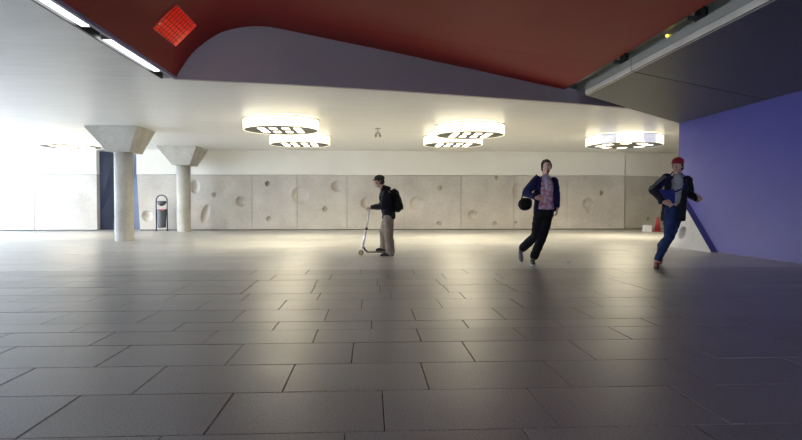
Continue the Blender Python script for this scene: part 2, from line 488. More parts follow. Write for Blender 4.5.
def sheet(name, pts, ys, m, parent, hole=None, th=0.03):
    """vault sheet: columns = profile points, rows = stations along Y; station None = the fascia"""
    nx = len(pts); v = []
    for yv in ys:
        for (x, z) in pts: v.append((x, fascia_y(x) + 0.02 if yv is None else yv, z))
    f = []
    for j in range(len(ys) - 1):
        for i in range(nx - 1):
            if hole and (i, j) in hole: continue
            f.append((j * nx + i, j * nx + i + 1, (j + 1) * nx + i + 1, (j + 1) * nx + i))
    o = pydata(name, v, f, m, parent)
    s = o.modifiers.new('thickness', 'SOLIDIFY'); s.thickness = th; s.offset = 1.0
    return o
HY0, HY1 = 8.19, 9.11
v1 = sheet('vault_shell', smooth_profile(prof[:11]), [-8.5, 0, HY0, HY1, None], M['red'], ceiling, hole={(i, 2) for i in range(10, 20)})
tag(v1, 'curved dark red side of the vault')
flat = prof[10:]
for ya, yb in ((9.47, None), (4.9, 9.462), (0.3, 4.892), (-8.5, 0.292)):
    o = sheet('vault_panel', flat, [ya, yb], M['red'], ceiling)
    tag(o, 'sloping flat red panel of the vault')
tr = pydata('trim_2', [(-3.15, -8.5, 2.955), (-3.105, -8.5, 2.955), (-3.105, 9.74, 2.955), (-3.15, 9.74, 2.955), (-3.15, -8.5, 3.0), (-3.105, -8.5, 3.0), (-3.105, 9.74, 3.0), (-3.15, 9.74, 3.0)],
     [(0, 1, 2, 3), (7, 6, 5, 4), (0, 4, 5, 1), (1, 5, 6, 2), (2, 6, 7, 3), (3, 7, 4, 0)], M['violet_trim'])
setting(tr, 'violet edge strip at the foot of the red vault')
# fascia closing the far end of the opening
top = [(x, z + 0.06) for x, z in prof[:-1]] + [(3.85, 3.29), (4.1, 3.25), (5.35, 3.2)]
bot = [e for e in edge if e[0] <= 5.36 and e[0] >= -3.2]
v = []; f = []
xs = sorted({round(p[0], 3) for p in top} | {round(e[0], 3) for e in bot})
def top_z(x):
    for (xa, za), (xb, zb) in zip(top[:-1], top[1:]):
        if xa <= x <= xb: return za + (zb - za) * (x - xa) / (xb - xa)
    return top[-1][1]
for x in xs:
    yy = fascia_y(x) - 0.014
    v += [(x, yy, CEIL - 0.004), (x, yy, top_z(x)), (x, yy + 0.1, CEIL - 0.004), (x, yy + 0.1, top_z(x))]
for k in range(len(xs) - 1):
    a, b = 4 * k, 4 * k + 4
    f += [(a, b, b + 1, a + 1), (a + 2, a + 3, b + 3, b + 2), (a, a + 2, b + 2, b), (a + 1, b + 1, b + 3, a + 3)]
fa = pydata('fascia', v, f, M['fascia'], ceiling)
tag(fa, 'mauve grey upright face under the vault')
# left light channel
box('channel_cover', (-3.38, -8.5, CEIL + 0.10), (-3.08, 9.80, CEIL + 0.14), M['black'], ceiling)
box('channel_side', (-3.354, -8.5, CEIL - 0.012), (-3.322, 9.72, CEIL + 0.10), M['black'], ceiling)
# right light channel: reflectors broken by black brackets
for a, b in ((9.35, 11.55), (7.15, 9.2), (5.0, 7.0), (2.6, 4.85), (-8.5, 2.45)):
    o = pydata('reflector', [(3.90, a, CEIL + .42), (4.10, a, CEIL + .36), (4.10, b, CEIL + .36), (3.90, b, CEIL + .42), (4.10, a, CEIL + .19), (4.10, b, CEIL + .19)],
               [(0, 1, 2, 3), (1, 4, 5, 2)], M['reflector'], ceiling)
    s = o.modifiers.new('thickness', 'SOLIDIFY'); s.thickness = 0.01; s.offset = -1
for yb in (9.275, 7.075, 4.925, 2.525):
    bm = bmesh.new()
    bm_box(bm, (4.0, yb, CEIL + .24), (.22, .05, .05))
    bm_box(bm, (4.06, yb + .05, CEIL + .30), (.05, .15, .14))
    from_bm('bracket', bm, M['black'], ceiling)
box('channel_cover', (3.7, -8.5, CEIL + .47), (4.3, 11.8, CEIL + .5), M['black'], ceiling)
box('channel_side', (4.13, -8.5, CEIL + .2), (4.2, 11.3, CEIL + .47), M['black'], ceiling)
bm = bmesh.new(); bmesh.ops.create_uvsphere(bm, u_segments=10, v_segments=6, radius=0.022)
o = from_bm('indicator_light', bm, mat('yellow_indicator', (0.9, 0.7, 0.1), 0.3, emit=(1, 0.75, 0.1), estr=1.2), ceiling, True)
o.location = (4.07, 7.95, CEIL + .28)
# red tiled light shaft in the vault
pa, pb = Vector((-2.92, 0, 3.325)), Vector((-2.605, 0, 3.645))
nrm = Vector((-(pb - pa).z, 0, (pb - pa).x)).normalized()          # outwards, up and left
dep = 0.42
sh = bmesh.new()
q = [pa + Vector((0, HY0, 0)), pb + Vector((0, HY0, 0)), pb + Vector((0, HY1, 0)), pa + Vector((0, HY1, 0))]
lo_ = [sh.verts.new(p - nrm * 0.004) for p in q]; hi_ = [sh.verts.new(p + nrm * dep) for p in q]
for k in range(4): sh.faces.new((lo_[k], lo_[(k + 1) % 4], hi_[(k + 1) % 4], hi_[k]))
sh.faces.new(hi_)
shaft = from_bm('light_shaft', sh, M['tile_red'], ceiling)
tag(shaft, 'bright red tiled light shaft cut into the vault')
sol = shaft.modifiers.new('thickness', 'SOLIDIFY'); sol.thickness = 0.015; sol.offset = 0
e1, e2 = (pb - pa), Vector((0, HY1 - HY0, 0))
bm = bmesh.new()
for k in range(1, 6):
    p0 = pa + e1 * (k / 6) + Vector((0, HY0, 0)) + nrm * .02; bm_tube(bm, [p0, p0 + e2], 0.005, 4)
for k in range(1, 9):
    p0 = pa + Vector((0, HY0, 0)) + e2 * (k / 9) + nrm * .02; bm_tube(bm, [p0, p0 + e1], 0.005, 4)
from_bm('shaft_grid', bm, M['black'], shaft)
ld = bpy.data.lights.new('shaft_bulb', 'POINT'); ld.energy = 3.2; ld.color = (1.0, 0.72, 0.42); ld.shadow_soft_size = 0.03
lo = bpy.data.objects.new('shaft_bulb', ld); COL.objects.link(lo); lo.parent = ceiling
lo.location = pa + e1 * 0.22 + Vector((0, HY0 + 0.12, 0)) + nrm * 0.24
# unseen cover over everything, added to keep sky light out
setting(box('trim_3', (-17, -9, 4.7), (15, 26.5, 4.9), M['roof']), 'unseen roof deck above the ceiling, added to block sky light')

for k, (lo_, hi_) in enumerate((((-17, -9, CEIL + .2), (-16.5, 26.5, 4.7)), ((14.5, -9, CEIL + .2), (15, 26.5, 4.7)), ((-16.5, 25.9, CEIL + .2), (14.5, 26.4, 4.7)),
                              ((-16.5, -9, CEIL + .2), (-3.2, -8.55, 4.7)), ((3.9, -9, CEIL + .2), (14.5, -8.55, 4.7)))):
    setting(box('trim_%d' % (5 + k), lo_, hi_, M['roof']), 'unseen side of the void above the ceiling, added to block sky light')  # added panels that shut sky light out of the void
# ================================================================== RIGHT WALL
def wx(z): return 6.90 + (7.70 - 6.90) * z / CEIL                   # the wall leans outwards
def wyc(z): return 12.97 + (14.38 - 12.97) * z / CEIL               # so does its end
wr = pydata('wall_right',
    [(wx(0), -8.5, 0), (wx(0), wyc(0), 0), (wx(CEIL), wyc(CEIL), CEIL), (wx(CEIL), -8.5, CEIL), (9.4, -8.5, 0), (9.4, wyc(0) + 0.2, 0), (9.4, wyc(CEIL) + 1.5, CEIL), (9.4, -8.5, CEIL)],
    [(0, 1, 2, 3), (1, 5, 6, 2), (4, 0, 3, 7), (5, 4, 7, 6)], M['blue'])
setting(wr, 'leaning violet blue side wall')
# triangular concrete abutment in front of it, with a round hole
N = 46
zs = np.linspace(0, 1.45, N)
def ab_front(z):                                                     # its sloping upper edge, running down towards the camera
    return 11.35 + (wyc(1.45) - 11.35) * (z / 1.45)
hole_c = (12.62, 0.34); HR = 0.135
v = []; NY = 60
for z in zs:
    y0, y1 = ab_front(z), wyc(z) + 0.02
    for k in range(NY):
        yy = y0 + (y1 - y0) * k / (NY - 1)
        q = ((yy - hole_c[0]) ** 2 + (z - hole_c[1]) ** 2) / HR ** 2
        v.append((wx(z) - 0.14 + 0.125 * min(1, max(0, (1 - q) * 2.5)), yy, z))
f = [(j * NY + k, (j + 1) * NY + k, (j + 1) * NY + k + 1, j * NY + k + 1) for j in range(N - 1) for k in range(NY - 1)]
n0 = len(v)
rim = [k for k in range(NY)] + [j * NY + NY - 1 for j in range(1, N)] + [j * NY for j in range(N - 2, 0, -1)]
for r in rim: x, yy, z = v[r]; v.append((wx(z) + 0.005, yy, z))
for k in range(len(rim)):
    f.append((rim[k], rim[(k + 1) % len(rim)], n0 + (k + 1) % len(rim), n0 + k))
ab = pydata('concrete_abutment', v, f, [M['abutment'], M['blue']], wr)
for k in range(NY + N - 2, len(rim)): ab.data.polygons[(N - 1) * (NY - 1) + k].material_index = 1
tag(ab, 'pale concrete foot of the wall with one round hole')

# ================================================================== OUT-OF-FRAME WALLS with their openings
wlf = box('wall_left', (-16.5, -8.5, 0), (-16.2, 7.5, CEIL), M['wall'])
setting(wlf, 'plain wall on the far left side of the passage')
setting(box('wall_front', (-16.5, -8.7, 0), (-1.6, -8.4, CEIL), M['wall']), 'wall behind the viewer')
setting(box('wall_sky_block_back', (14.2, 12.0, 0), (14.5, 25.5, CEIL), M['cream']), 'unseen end wall added beyond the blue wall to block sky light')  # added to keep sky light off the far right, cream for bounce
setting(box('wall_sky_block_cross', (9.4, 12.0, 0), (14.5, 12.3, CEIL), M['cream']), 'unseen cross wall added behind the blue wall to block sky light')  # added to close the gap where sky light came in
setting(box('trim_4', (2.2, -8.7, 0), (9.5, -8.4, CEIL), M['wall']), 'wall behind the viewer on the right')

# ================================================================== COLUMNS
def column(loc, yb, yt, label):
    c = empty('column', (loc[0], loc[1], 0))
    tag(c, label, 'column', 'concrete columns')
    bm = bmesh.new()
    bm_lathe(bm, [(0, 0), (.235, 0), (.235, .004), (.235, 1.2), (.235, 2.36), (0, 2.36)], 40)
    o = from_bm('shaft', bm, M['column'], c)
    for p in o.data.polygons: p.use_smooth = abs(p.normal.z) < .5
    x0, x1 = -6.84 - loc[0], -6.24 - loc[0]; X0, X1 = -7.36 - loc[0], -5.98 - loc[0]
    v = [(x0, yb[0], 2.33), (x1, yb[0], 2.33), (x1, yb[1], 2.33), (x0, yb[1], 2.33), (X0, yt[0], CEIL), (X1, yt[0], CEIL), (X1, yt[1], CEIL), (X0, yt[1], CEIL)]
    f = [(3, 2, 1, 0), (4, 5, 6, 7), (0, 1, 5, 4), (1, 2, 6, 5), (2, 3, 7, 6), (3, 0, 4, 7)]
    cp = pydata('capital', v, f, M['column'], c)
    b = cp.modifiers.new('edge', 'BEVEL'); b.width = 0.012; b.segments = 2
    return c
column((-6.50, 15.98), (-.25, .62), (-.38, .90), 'nearer round concrete column with flared capital in front of the blue recess')
column((-6.58, 21.25), (-.42, .50), (-.48, 1.0), 'farther round concrete column with flared capital right of the litter bin')

# ================================================================== DRUM LAMPS
def drum(loc, R, h, layout, label, rot=0.0, segs=None, spread=158, watt=1.0):
    t = empty('drum_lamp', loc, rot)
    tag(t, label, 'lamp', 'round ceiling drum lamps')
    z0 = -0.03 - h                                          # underside below the ceiling plane
    S = 64
    def ring(name, a0, a1, m):
        n = max(2, int(round(S * (a1 - a0) / (2 * PI)))); closed = abs(a1 - a0 - 2 * PI) < 1e-6
        v = []; f = []
        for k in range(n + (0 if closed else 1)):
            a = a0 + (a1 - a0) * k / n
            for r, z in ((R, z0), (R, z0 + h), (R - .02, z0 + h), (R - .02, z0)): v.append((r * math.cos(a), r * math.sin(a), z))
        L = n + (0 if closed else 1)
        for k in range(n):
            p, q = 4 * k, 4 * ((k + 1) % L)
            f += [(p + e, q + e, q + (e + 1) % 4, p + (e + 1) % 4) for e in range(4)]
        if not closed: f += [(0, 1, 2, 3), tuple(4 * n + e for e in (3, 2, 1, 0))]
        o = pydata(name, v, f, m, t)
        for p in o.data.polygons: p.use_smooth = abs(p.normal.z) < .5
        return o
    if segs:
        for a0, a1, m in segs: ring('drum_side', math.radians(a0), math.radians(a1), m)
    else: ring('drum_side', 0, 2 * PI, M['drum'])
    bm = bmesh.new()
    bm_lathe(bm, [(0, z0 + .004), (R - .021, z0 + .004), (R - .021, z0 + .02), (0, z0 + .02)], 64)
    from_bm('underside', bm, M['drum_base'], t)
    bm = bmesh.new()
    bm_lathe(bm, [(0, z0 + h - .03), (R - .05, z0 + h - .03), (R - .05, z0 + h - .004), (0, z0 + h - .004)], 64)
    from_bm('uplight', bm, M['glow_top'], t)
    bm = bmesh.new()
    bm_lathe(bm, [(R - .012, z0 + h), (R + .012, z0 + h), (R + .012, z0 + h + .02), (R - .012, z0 + h + .02), (R - .012, z0 + h)], 64)
    from_bm('top_rim', bm, M['bronze'], t)
    for k in range(4):
        a = PI / 4 + k * PI / 2
        bm = bmesh.new()
        bm_tube(bm, [(R * .6 * math.cos(a), R * .6 * math.sin(a), z0 + h - .01), (R * .6 * math.cos(a), R * .6 * math.sin(a), 0.0)], .012, 6)
        from_bm('hanger', bm, M['lip_dark'], t)
    for (cx, cy, sx, sy, a) in layout:
        o = box('light_panel', (-sx / 2, -sy / 2, -.012), (sx / 2, sy / 2, .012), M['glow'], t, bevel=.004)
        o.location = (cx, cy, z0 + .015); o.rotation_euler = (0, 0, a)
    ld = bpy.data.lights.new('drum_light', 'AREA'); ld.shape = 'DISK'; ld.size = R * 1.2
    ld.energy = DRUM_WATT * watt; ld.color = WARM; ld.spread = math.radians(spread)
    lo = bpy.data.objects.new('drum_light', ld); COL.objects.link(lo); lo.parent = t; lo.location = (0, 0, z0 - .01)
    return t
six = [(-.41, 0, .17, .92, 0), (.42, 0, .17, .92, 0)] + [(x, y, .17, .34, 0) for x in (-.14, .15) for y in (-.31, .31)]
ring8 = [(.66 * math.cos(a), .66 * math.sin(a),   .26, .26, a + .3) for a in [2 * PI * k / 8 + .45 for k in range(8)]]
drum((-2.11, 14.25, CEIL), .885, .235, six, 'nearer of the two round white drum lamps left of the boy')
drum((-2.06, 17.60, CEIL), .880, .235, six, 'farther of the two round white drum lamps left of the boy, partly behind the nearer')
drum((2.55, 15.00, CEIL), .870, .235, six, 'nearer of the two round white drum lamps right of the boy')
drum((2.46, 17.45, CEIL), .870, .235, six, 'farther of the two round white drum lamps right of the boy, partly behind the nearer')
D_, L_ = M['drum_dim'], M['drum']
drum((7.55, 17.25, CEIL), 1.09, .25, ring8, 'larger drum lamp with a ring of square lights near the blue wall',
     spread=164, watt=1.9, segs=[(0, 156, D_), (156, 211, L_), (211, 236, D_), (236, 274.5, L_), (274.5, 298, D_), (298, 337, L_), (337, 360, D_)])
drum((-9.1, 18.6, CEIL), .885, .235, six, 'drum lamp at the left, half hidden behind the capital of the nearer column')

# tubes in the left light channel
for k, (a, b) in enumerate(((7.48, 9.2), (5.2, 6.95))):
    t = empty('batten_lamp', (-3.235, (a + b) / 2, CEIL + .02))
    L = (b - a) / 2
    tag(t, ('white strip light in the channel beside the red vault, end nearest the fascia' if k == 0 else 'white strip light in the same channel, nearer the viewer'), 'lamp', 'strip lights beside the vault')
    box('diffuser', (-.045, -L, -.03), (.045, L, .02), M['tube'], t, bevel=.012)
    box('housing', (-.055, -L - .03, .02), (.055, L + .03, .07), M['lip'], t)
    box('end_cap', (-.05, -L - .03, -.03), (.05, -L, .02), M['lip_dark'], t); box('end_cap', (-.05, L, -.03), (.05, L + .03, .02), M['lip_dark'], t)

# small fitting on the ceiling
t = empty('ceiling_sensor', (0.21, 15.75, CEIL))
tag(t, 'small grey fitting hanging from the white ceiling between the lamp pairs', 'sensor')
g = mat('grey_plastic', (0.34, 0.32, 0.27), 0.5)
bm = bmesh.new(); bm_lathe(bm, [(0, 0), (.075, 0), (.075, -.02), (.02, -.035), (0, -.035)], 20); from_bm('mounting_plate', bm, g, t)
bm = bmesh.new(); bm_tube(bm, [(0, 0, -.03), (0, 0, -.14)], .014, 8); from_bm('stem', bm, g, t)
bm = bmesh.new(); bm_tube(bm, [(-.06, 0, -.13), (.06, 0, -.13)], .016, 8); from_bm('cross_bar', bm, g, t)
for s in (-1, 1):
    bm = bmesh.new(); bm_tube(bm, [(s * .045, 0, -.13), (s * .055, -.02, -.20), (s * .06, -.04, -.235)], [.014, .03, .034], 10); from_bm('detector_head', bm, g, t)

# ================================================================== LITTER BIN
t = empty('litter_bin', (-7.52, 21.75, 0))
tag(t, 'grey litter bin on an arched dark frame in front of the concrete wall', 'bin')
bf = mat('dark_violet_steel', (0.03, 0.032, 0.07), 0.35); bgm = mat('grey_bin_metal', (0.10, 0.105, 0.115), 0.45, noise=.1)
W2 = .195
bm = bmesh.new()
pts = [(-W2, 0, 0), (-W2, 0, 1.08)] + [(-W2 * math.cos(a), 0, 1.10 + W2 * math.sin(a)) for a in [PI * k / 12 for k in range(13)]] + [(W2, 0, 1.08), (W2, 0, 0)]
bm_tube(bm, pts, .022, 10); from_bm('frame', bm, bf, t, True)
for s in (-1, 1):
    bm = bmesh.new(); bm_lathe(bm, [(0, 0), (.05, 0), (.05, .012), (0, .012)], 16, (s * W2, 0, 0)); from_bm('foot_plate', bm, bf, t)
bm = bmesh.new()
bm_lathe(bm, [(0, .12), (.135, .12), (.145, .16), (.165, .72), (.168, .76), (.155, .76), (.15, .70), (0, .66)], 32); from_bm('bucket', bm, bgm, t, True)
bm = bmesh.new(); bm_lathe(bm, [(.150, .762), (.172, .762), (.174, .785), (.150, .785), (.150, .762)], 32); from_bm('bucket_rim', bm, bf, t, True)
bm = bmesh.new(); bm_box(bm, (.06, -.155, .775), (.20, .04, .035), bevel=.006); from_bm('red_liner', bm, mat('red_plastic', (.55, .03, .05), .4), t)
bm = bmesh.new()
bm_lathe(bm, [(0, .90)] + [(.165 * math.sin(a), 1.08 - .18 * math.cos(a)) for a in [PI / 2 * k / 7 for k in range(1, 8)]] + [(.15, 1.085), (.05, 1.07), (0, 1.07)], 28); from_bm('ashtray_bowl', bm, bgm, t, True)
for s in (-1, 1):
    for z in (.6, 1.06): bm = bmesh.new(); bm_tube(bm, [(s * .14, 0, z), (s * W2, 0, z)], .014, 8); from_bm('bracket', bm, bf, t)

# ================================================================== small things on the floor
t = empty('floor_marker', (10.13, 20.3, 0))
tag(t, 'small red pointed floor marker near the far wall behind the runner', 'marker')
rp = mat('red_marker_plastic', (.30, .02, .03), .5); wp = mat('white_card', (.62, .62, .66), .6)
bm = bmesh.new(); bm_lathe(bm, [(0, .03), (.11, .03), (.035, .50), (.02, .53), (0, .53)], 24); from_bm('cone_body', bm, rp, t, True)
bm = bmesh.new(); bm_box(bm, (0, 0, .015), (.34, .34, .03), bevel=.008); from_bm('base_plate', bm, rp, t)
t = empty('carton', (9.76, 20.3, 0))
tag(t, 'low white carton on the floor beside the red marker', 'box')
box('carton_body', (-.13, -.1, 0), (.13, .1, .22), wp, t, bevel=.006)
for s in (-1, 1):
    o = box('flap', (-.13, 0, 0), (.13, .095, .006), wp, t); o.location = (0, s * .1, .222); o.rotation_euler = (0 if s < 0 else PI, 0, 0)
    o.rotation_euler = (.12 if s < 0 else PI - .12, 0, 0)
bm = bmesh.new()
bmesh.ops.create_icosphere(bm, subdivisions=2, radius=.05)
for v_ in bm.verts: v_.co *= random.uniform(.6, 1.1); v_.co.z *= .35
bmesh.ops.translate(bm, vec=(0, 0, .018), verts=bm.verts)
for v_ in bm.verts: v_.co.z = max(0.002, v_.co.z)
o = from_bm('crumpled_paper', bm, wp); o.location = (3.20, 9.35, 0)
tag(o, 'crumpled scrap of white paper on the floor right of the walking woman', 'paper')

# ================================================================== PEOPLE: skinned surfaces from tapered limbs
class Flesh:
    def __init__(s): s.v = []; s.f = []
    def add(s, v, f):
        n = len(s.v); s.v += [tuple(p) for p in v]; s.f += [tuple(n + q for q in k) for k in f]
    def ell(s, c, r, rot=None, seg=14, rings=9):
        c = Vector(c); v = [c + ((rot @ Vector((0, 0, r[2]))) if rot else Vector((0, 0, r[2])))]
        for j in range(1, rings):
            t = PI * j / rings
            for k in range(seg):
                p = Vector((r[0] * math.sin(t) * math.cos(2 * PI * k / seg), r[1] * math.sin(t) * math.sin(2 * PI * k / seg), r[2] * math.cos(t)))
                v.append(c + (rot @ p if rot else p))
        p = Vector((0, 0, -r[2])); v.append(c + (rot @ p if rot else p))
        f = [(0, 1 + k, 1 + (k + 1) % seg) for k in range(seg)]
        for j in range(rings - 2):
            a = 1 + j * seg
            f += [(a + k, a + seg + k, a + seg + (k + 1) % seg, a + (k + 1) % seg) for k in range(seg)]
        a = 1 + (rings - 2) * seg; n = len(v) - 1
        f += [(a + (k + 1) % seg, a + k, n) for k in range(seg)]
        s.add(v, f)
    def limb(s, pts, seg=12):
        """pts: (point, radius); balls at the joints and cones between"""
        for (p, r) in pts: s.ell(p, (r, r, r), seg=seg, rings=8)
        for (p, r), (q, t) in zip(pts[:-1], pts[1:]):
            p, q = Vector(p), Vector(q); d = (q - p).normalized()
            a = d.cross(Vector((0.3, 0.9, 0.1))); a.normalize(); b = d.cross(a)
            v = [p + (a * math.cos(2 * PI * k / seg) + b * math.sin(2 * PI * k / seg)) * r for k in range(seg)] + [q + (a * math.cos(2 * PI * k / seg) + b * math.sin(2 * PI * k / seg)) * t for k in range(seg)]
            f = [(k, (k + 1) % seg, seg + (k + 1) % seg, seg + k) for k in range(seg)] + [tuple(reversed(range(seg))), tuple(range(seg, 2 * seg))]
            s.add(v, f)
    def loft(s, secs, seg=22, yaw=0.0):
        """secs: (centre, half width across, half depth); rings square to the spine axis Z"""
        v = []; f = []
        ca, sa = math.cos(yaw), math.sin(yaw)
        for (c, rx, ry) in secs:
            for k in range(seg):
                t = 2 * PI * k / seg
                x = rx * math.copysign(abs(math.cos(t)) ** .85, math.cos(t)); y = ry * math.copysign(abs(math.sin(t)) ** .85, math.sin(t))
                v.append((c[0] + x * ca - y * sa, c[1] + x * sa + y * ca, c[2]))
        for j in range(len(secs) - 1):
            f += [(j * seg + k, j * seg + (k + 1) % seg, (j + 1) * seg + (k + 1) % seg, (j + 1) * seg + k) for k in range(seg)]
        f += [tuple(reversed(range(seg))), tuple(range((len(secs) - 1) * seg, len(secs) * seg))]
        s.add(v, f)
    def grow(s, name, mats, parent, voxel=.008, smooth=4, pick=None, wrinkle=0.0, wscale=9.0):
        me = bpy.data.meshes.new(name + '_raw'); me.from_pydata(s.v, [], s.f); me.update()
        o = bpy.data.objects.new(name + '_raw', me); COL.objects.link(o)
        r = o.modifiers.new('r', 'REMESH'); r.mode = 'VOXEL'; r.voxel_size = voxel; r.adaptivity = 0
        if smooth:
            q = o.modifiers.new('s', 'SMOOTH'); q.factor = .5; q.iterations = smooth
        dg = bpy.context.evaluated_depsgraph_get(); dg.update()
        res = bpy.data.meshes.new_from_object(o.evaluated_get(dg))
        bpy.data.objects.remove(o); bpy.data.meshes.remove(me)
        if wrinkle:
            from mathutils import noise as nz
            nv = len(res.vertices)
            co = np.zeros(nv * 3, np.float32); no = np.zeros(nv * 3, np.float32)
            res.vertices.foreach_get('co', co); res.vertices.foreach_get('normal', no)
            co = co.reshape(-1, 3); no = no.reshape(-1, 3)
            am = np.array([nz.noise(Vector((c[0] * wscale, c[1] * wscale, c[2] * wscale * 1.6))) for c in co.tolist()], np.float32) * wrinkle
            res.vertices.foreach_set('co', (co + no * am[:, None]).ravel()); res.update()
        res.name = name
        res.materials.clear()
        ob = link(name, res, mats, parent, True)
        if pick:
            for p in res.polygons: p.material_index = pick(p.center, p.normal)
        return ob

def hand(fl, wrist, d, n, side, s=1.0, curl=0.6, thumb=0.6):
    """palm and five bent fingers; d along the hand, n out of the back of the hand, side = towards the thumb"""
    d = Vector(d).normalized(); n = Vector(n); n = (n - d * n.dot(d)).normalized(); u = d.cross(n).normalized()
    if u.dot(Vector(side)) < 0: u = -u
    w = Vector(wrist)
    R3 = Matrix((u, d, n)).transposed()
    fl.ell(w + d * .045 * s, (.040 * s, .052 * s, .016 * s), R3)
    for k, (off, L) in enumerate(((.030, .068), (.011, .078), (-.009, .072), (-.028, .056))):
        p = w + d * .080 * s + u * off * s; a = curl * (.75 + .12 * k); pts = [(w + d * .05 * s + u * off * .85 * s, .0095 * s), (p, .0095 * s)]
        ang = a * .6
        for j, fr in enumerate((.45, .32, .23)):
            p = p + (d * math.cos(ang) - n * math.sin(ang)) * L * fr * s
            pts.append((p, (.0090 - .0008 * j) * s)); ang += a
        fl.limb(pts, 8)
    b = w + d * .02 * s + u * .030 * s
    t1 = b + (d * .6 + u * .8 - n * .15).normalized() * .035 * s
    t2 = t1 + (d * .9 + u * .25 - n * thumb).normalized() * .030 * s
    t3 = t2 + (d * .9 - u * .05 - n * thumb).normalized() * .024 * s
    fl.limb([(w + d * .025 * s + u * .01 * s, .014 * s), (b, .0135 * s), (t1, .0115 * s), (t2, .0100 * s), (t3, .0085 * s)], 8)

def head(fl, c, f, s=1.0):
    """skull, jaw, nose, brow, lips, ears; f = the way the face looks"""
    c = Vector(c); f = Vector(f).normalized(); sd = Vector((0, 0, 1)).cross(f).normalized(); up = f.cross(sd).normalized()
    R3 = Matrix((sd, f, up)).transposed()
    P = lambda x, y, z: c + (sd * x + f * y + up * z) * s
    E = lambda p, r: fl.ell(P(*p), tuple(k * s for k in r), R3)
    E((0, -.012, .022), (.074, .094, .092))                  # skull
    E((0, .028, -.040), (.056, .062, .072))                  # face
    E((0, .052, -.088), (.030, .034, .027))                  # chin
    E((0, .078, .022), (.052, .020, .013))                   # brow
    fl.limb([(P(0, .088, .012), .010 * s), (P(0, .104, -.018), .0125 * s), (P(0, .102, -.028), .0145 * s)], 8)   # nose
    for k in (-1, 1):
        E((k * .012, .094, -.030), (.009, .010, .008))
        E((k * .040, .066, -.022), (.020, .020, .020))       # cheek
        E((k * .076, -.008, -.006), (.010, .020, .031))      # ear
    E((0, .082, -.056), (.024, .013, .0065)); E((0, .080, -.067), (.020, .013, .007))   # lips
    return P, R3

SKIN = mat('skin', (.50, .30, .215), .55, spec=.35, noise=.06, nscale=30)
LIPS = mat('lips', (.38, .13, .11), .5); EYEW = mat('eye_white', (.75, .73, .70), .25); EYED = mat('iris_dark', (.03, .02, .015), .2)
def eyes(P, R3, s, parent):
    for k in (-1, 1):
        bm = bmesh.new(); bmesh.ops.create_uvsphere(bm, u_segments=14, v_segments=10, radius=.0125 * s)
        me_o = from_bm('eye', bm, [EYEW, EYED], parent, True)
        f = (P(0, 1, 0) - P(0, 0, 0)).normalized()
        for p in me_o.data.polygons:
            if p.center.normalized().dot(f) > .80: p.material_index = 1
        me_o.location = P(k * .031, .0765, .002)
def lip_pick(P, s):
    a, b = P(0, .088, -.056), P(0, .086, -.067)
    def fn(c, n): return 1 if min((c - a).length, (c - b).length) < .017 * s and abs((c - (a + b) / 2).z) < .013 * s else 0
    return fn

def shoe(name, heel, toe, m, sole_m, parent, s=1.0, zb=0.0, pitch=0.0, ankle=None):
    """shoe from heel to toe with a separate sole; zb = height of the sole's underside"""
    h, t_ = Vector(heel), Vector(toe); d = (t_ - h); L = d.length; d.normalize()
    sd = Vector((0, 0, 1)).cross(d).normalized(); up = d.cross(sd)
    R3 = Matrix((sd, d, up)).transposed()
    fl = Flesh()
    fl.ell(h + d * L * .22 + up * .045 * s, (.036 * s, L * .24, .042 * s), R3)
    fl.ell(h + d * L * .62 + up * .032 * s, (.042 * s, L * .36, .030 * s), R3)
    fl.ell(h + d * L * .45 + up * .045 * s, (.034 * s, L * .30, .036 * s), R3)
    if ankle is not None: fl.limb([(h + d * L * .2 + up * .05 * s, .038 * s), (Vector(ankle), .040 * s)])
    o = fl.grow(name, m, parent, .006, 3)
    v = []; n = 20
    for z in (0, .022 * s):
        for k in range(n):
            a = 2 * PI * k / n
            w = (.040 + .006 * math.cos(a)) * s
            v.append(h + d * (L * .5 + L * .5 * math.cos(a)) + sd * w * math.sin(a) + up * z)
    f = [tuple(reversed(range(n))), tuple(range(n, 2 * n))] + [(k, (k + 1) % n, n + (k + 1) % n, n + k) for k in range(n)]
    pydata('sole', v, f, sole_m, o)
    return o

# ------------------------------------------------------------------ the boy on the scooter
boy = empty('person', (0.305, 10.97, 0))
tag(boy, 'boy in dark jacket, beige trousers and cap standing on a scooter in profile', 'person')
s = .92
fl = Flesh()
P, R3 = head(fl, (-.137, 0, 1.375), (-1, -.12, -.10), s)
fl.limb([((-.115, 0, 1.32), .048), ((-.065, 0, 1.235), .052), ((-.03, 0, 1.17), .06)])
fl.loft([((.03, 0, .70), .085, .125), ((.02, 0, .85), .085, .125), ((-.005, 0, 1.02), .095, .14), ((-.025, 0, 1.14), .08, .135), ((-.035, 0, 1.19), .05, .09)])
for sy, el, wr_ in ((-1, (-.075, -.215, .905), (-.270, -.135, .893)), (1, (-.105, .205, .925), (-.278, .125, .900))):
    fl.limb([((-.02, sy * .14, 1.155), .045), (el, .036), (wr_, .025)])
    w = Vector(wr_); d = (Vector((-.318, sy * .115 + .015, .893)) - w)
    hand(fl, wr_, (d.x, d.y * .4, -.004), (-.05, 0, 1), (0, -sy, 0), .9, 1.05, .9)
for hp, kn, an in (((.03, -.08, .74), (.035, -.09, .41), (.07, -.10, .10)), ((.02, .08, .74), (-.06, .08, .43), (-.055, .06, .17))):
    fl.limb([(hp, .075), (kn, .052), (an, .038)])
body = fl.grow('body', [SKIN, LIPS], boy, .0065, 3, lip_pick(P, s))
eyes(P, R3, s, boy)
HAIR = mat('dark_brown_hair', (.025, .018, .012), .6, spec=.2, noise=.3, nscale=60)
fl = Flesh(); E = lambda p, r: fl.ell(P(*p), tuple(k * s for k in r), R3)
E((0, -.045, -.002), (.077, .066, .075)); E((0, -.03, -.03), (.074, .055, .05))
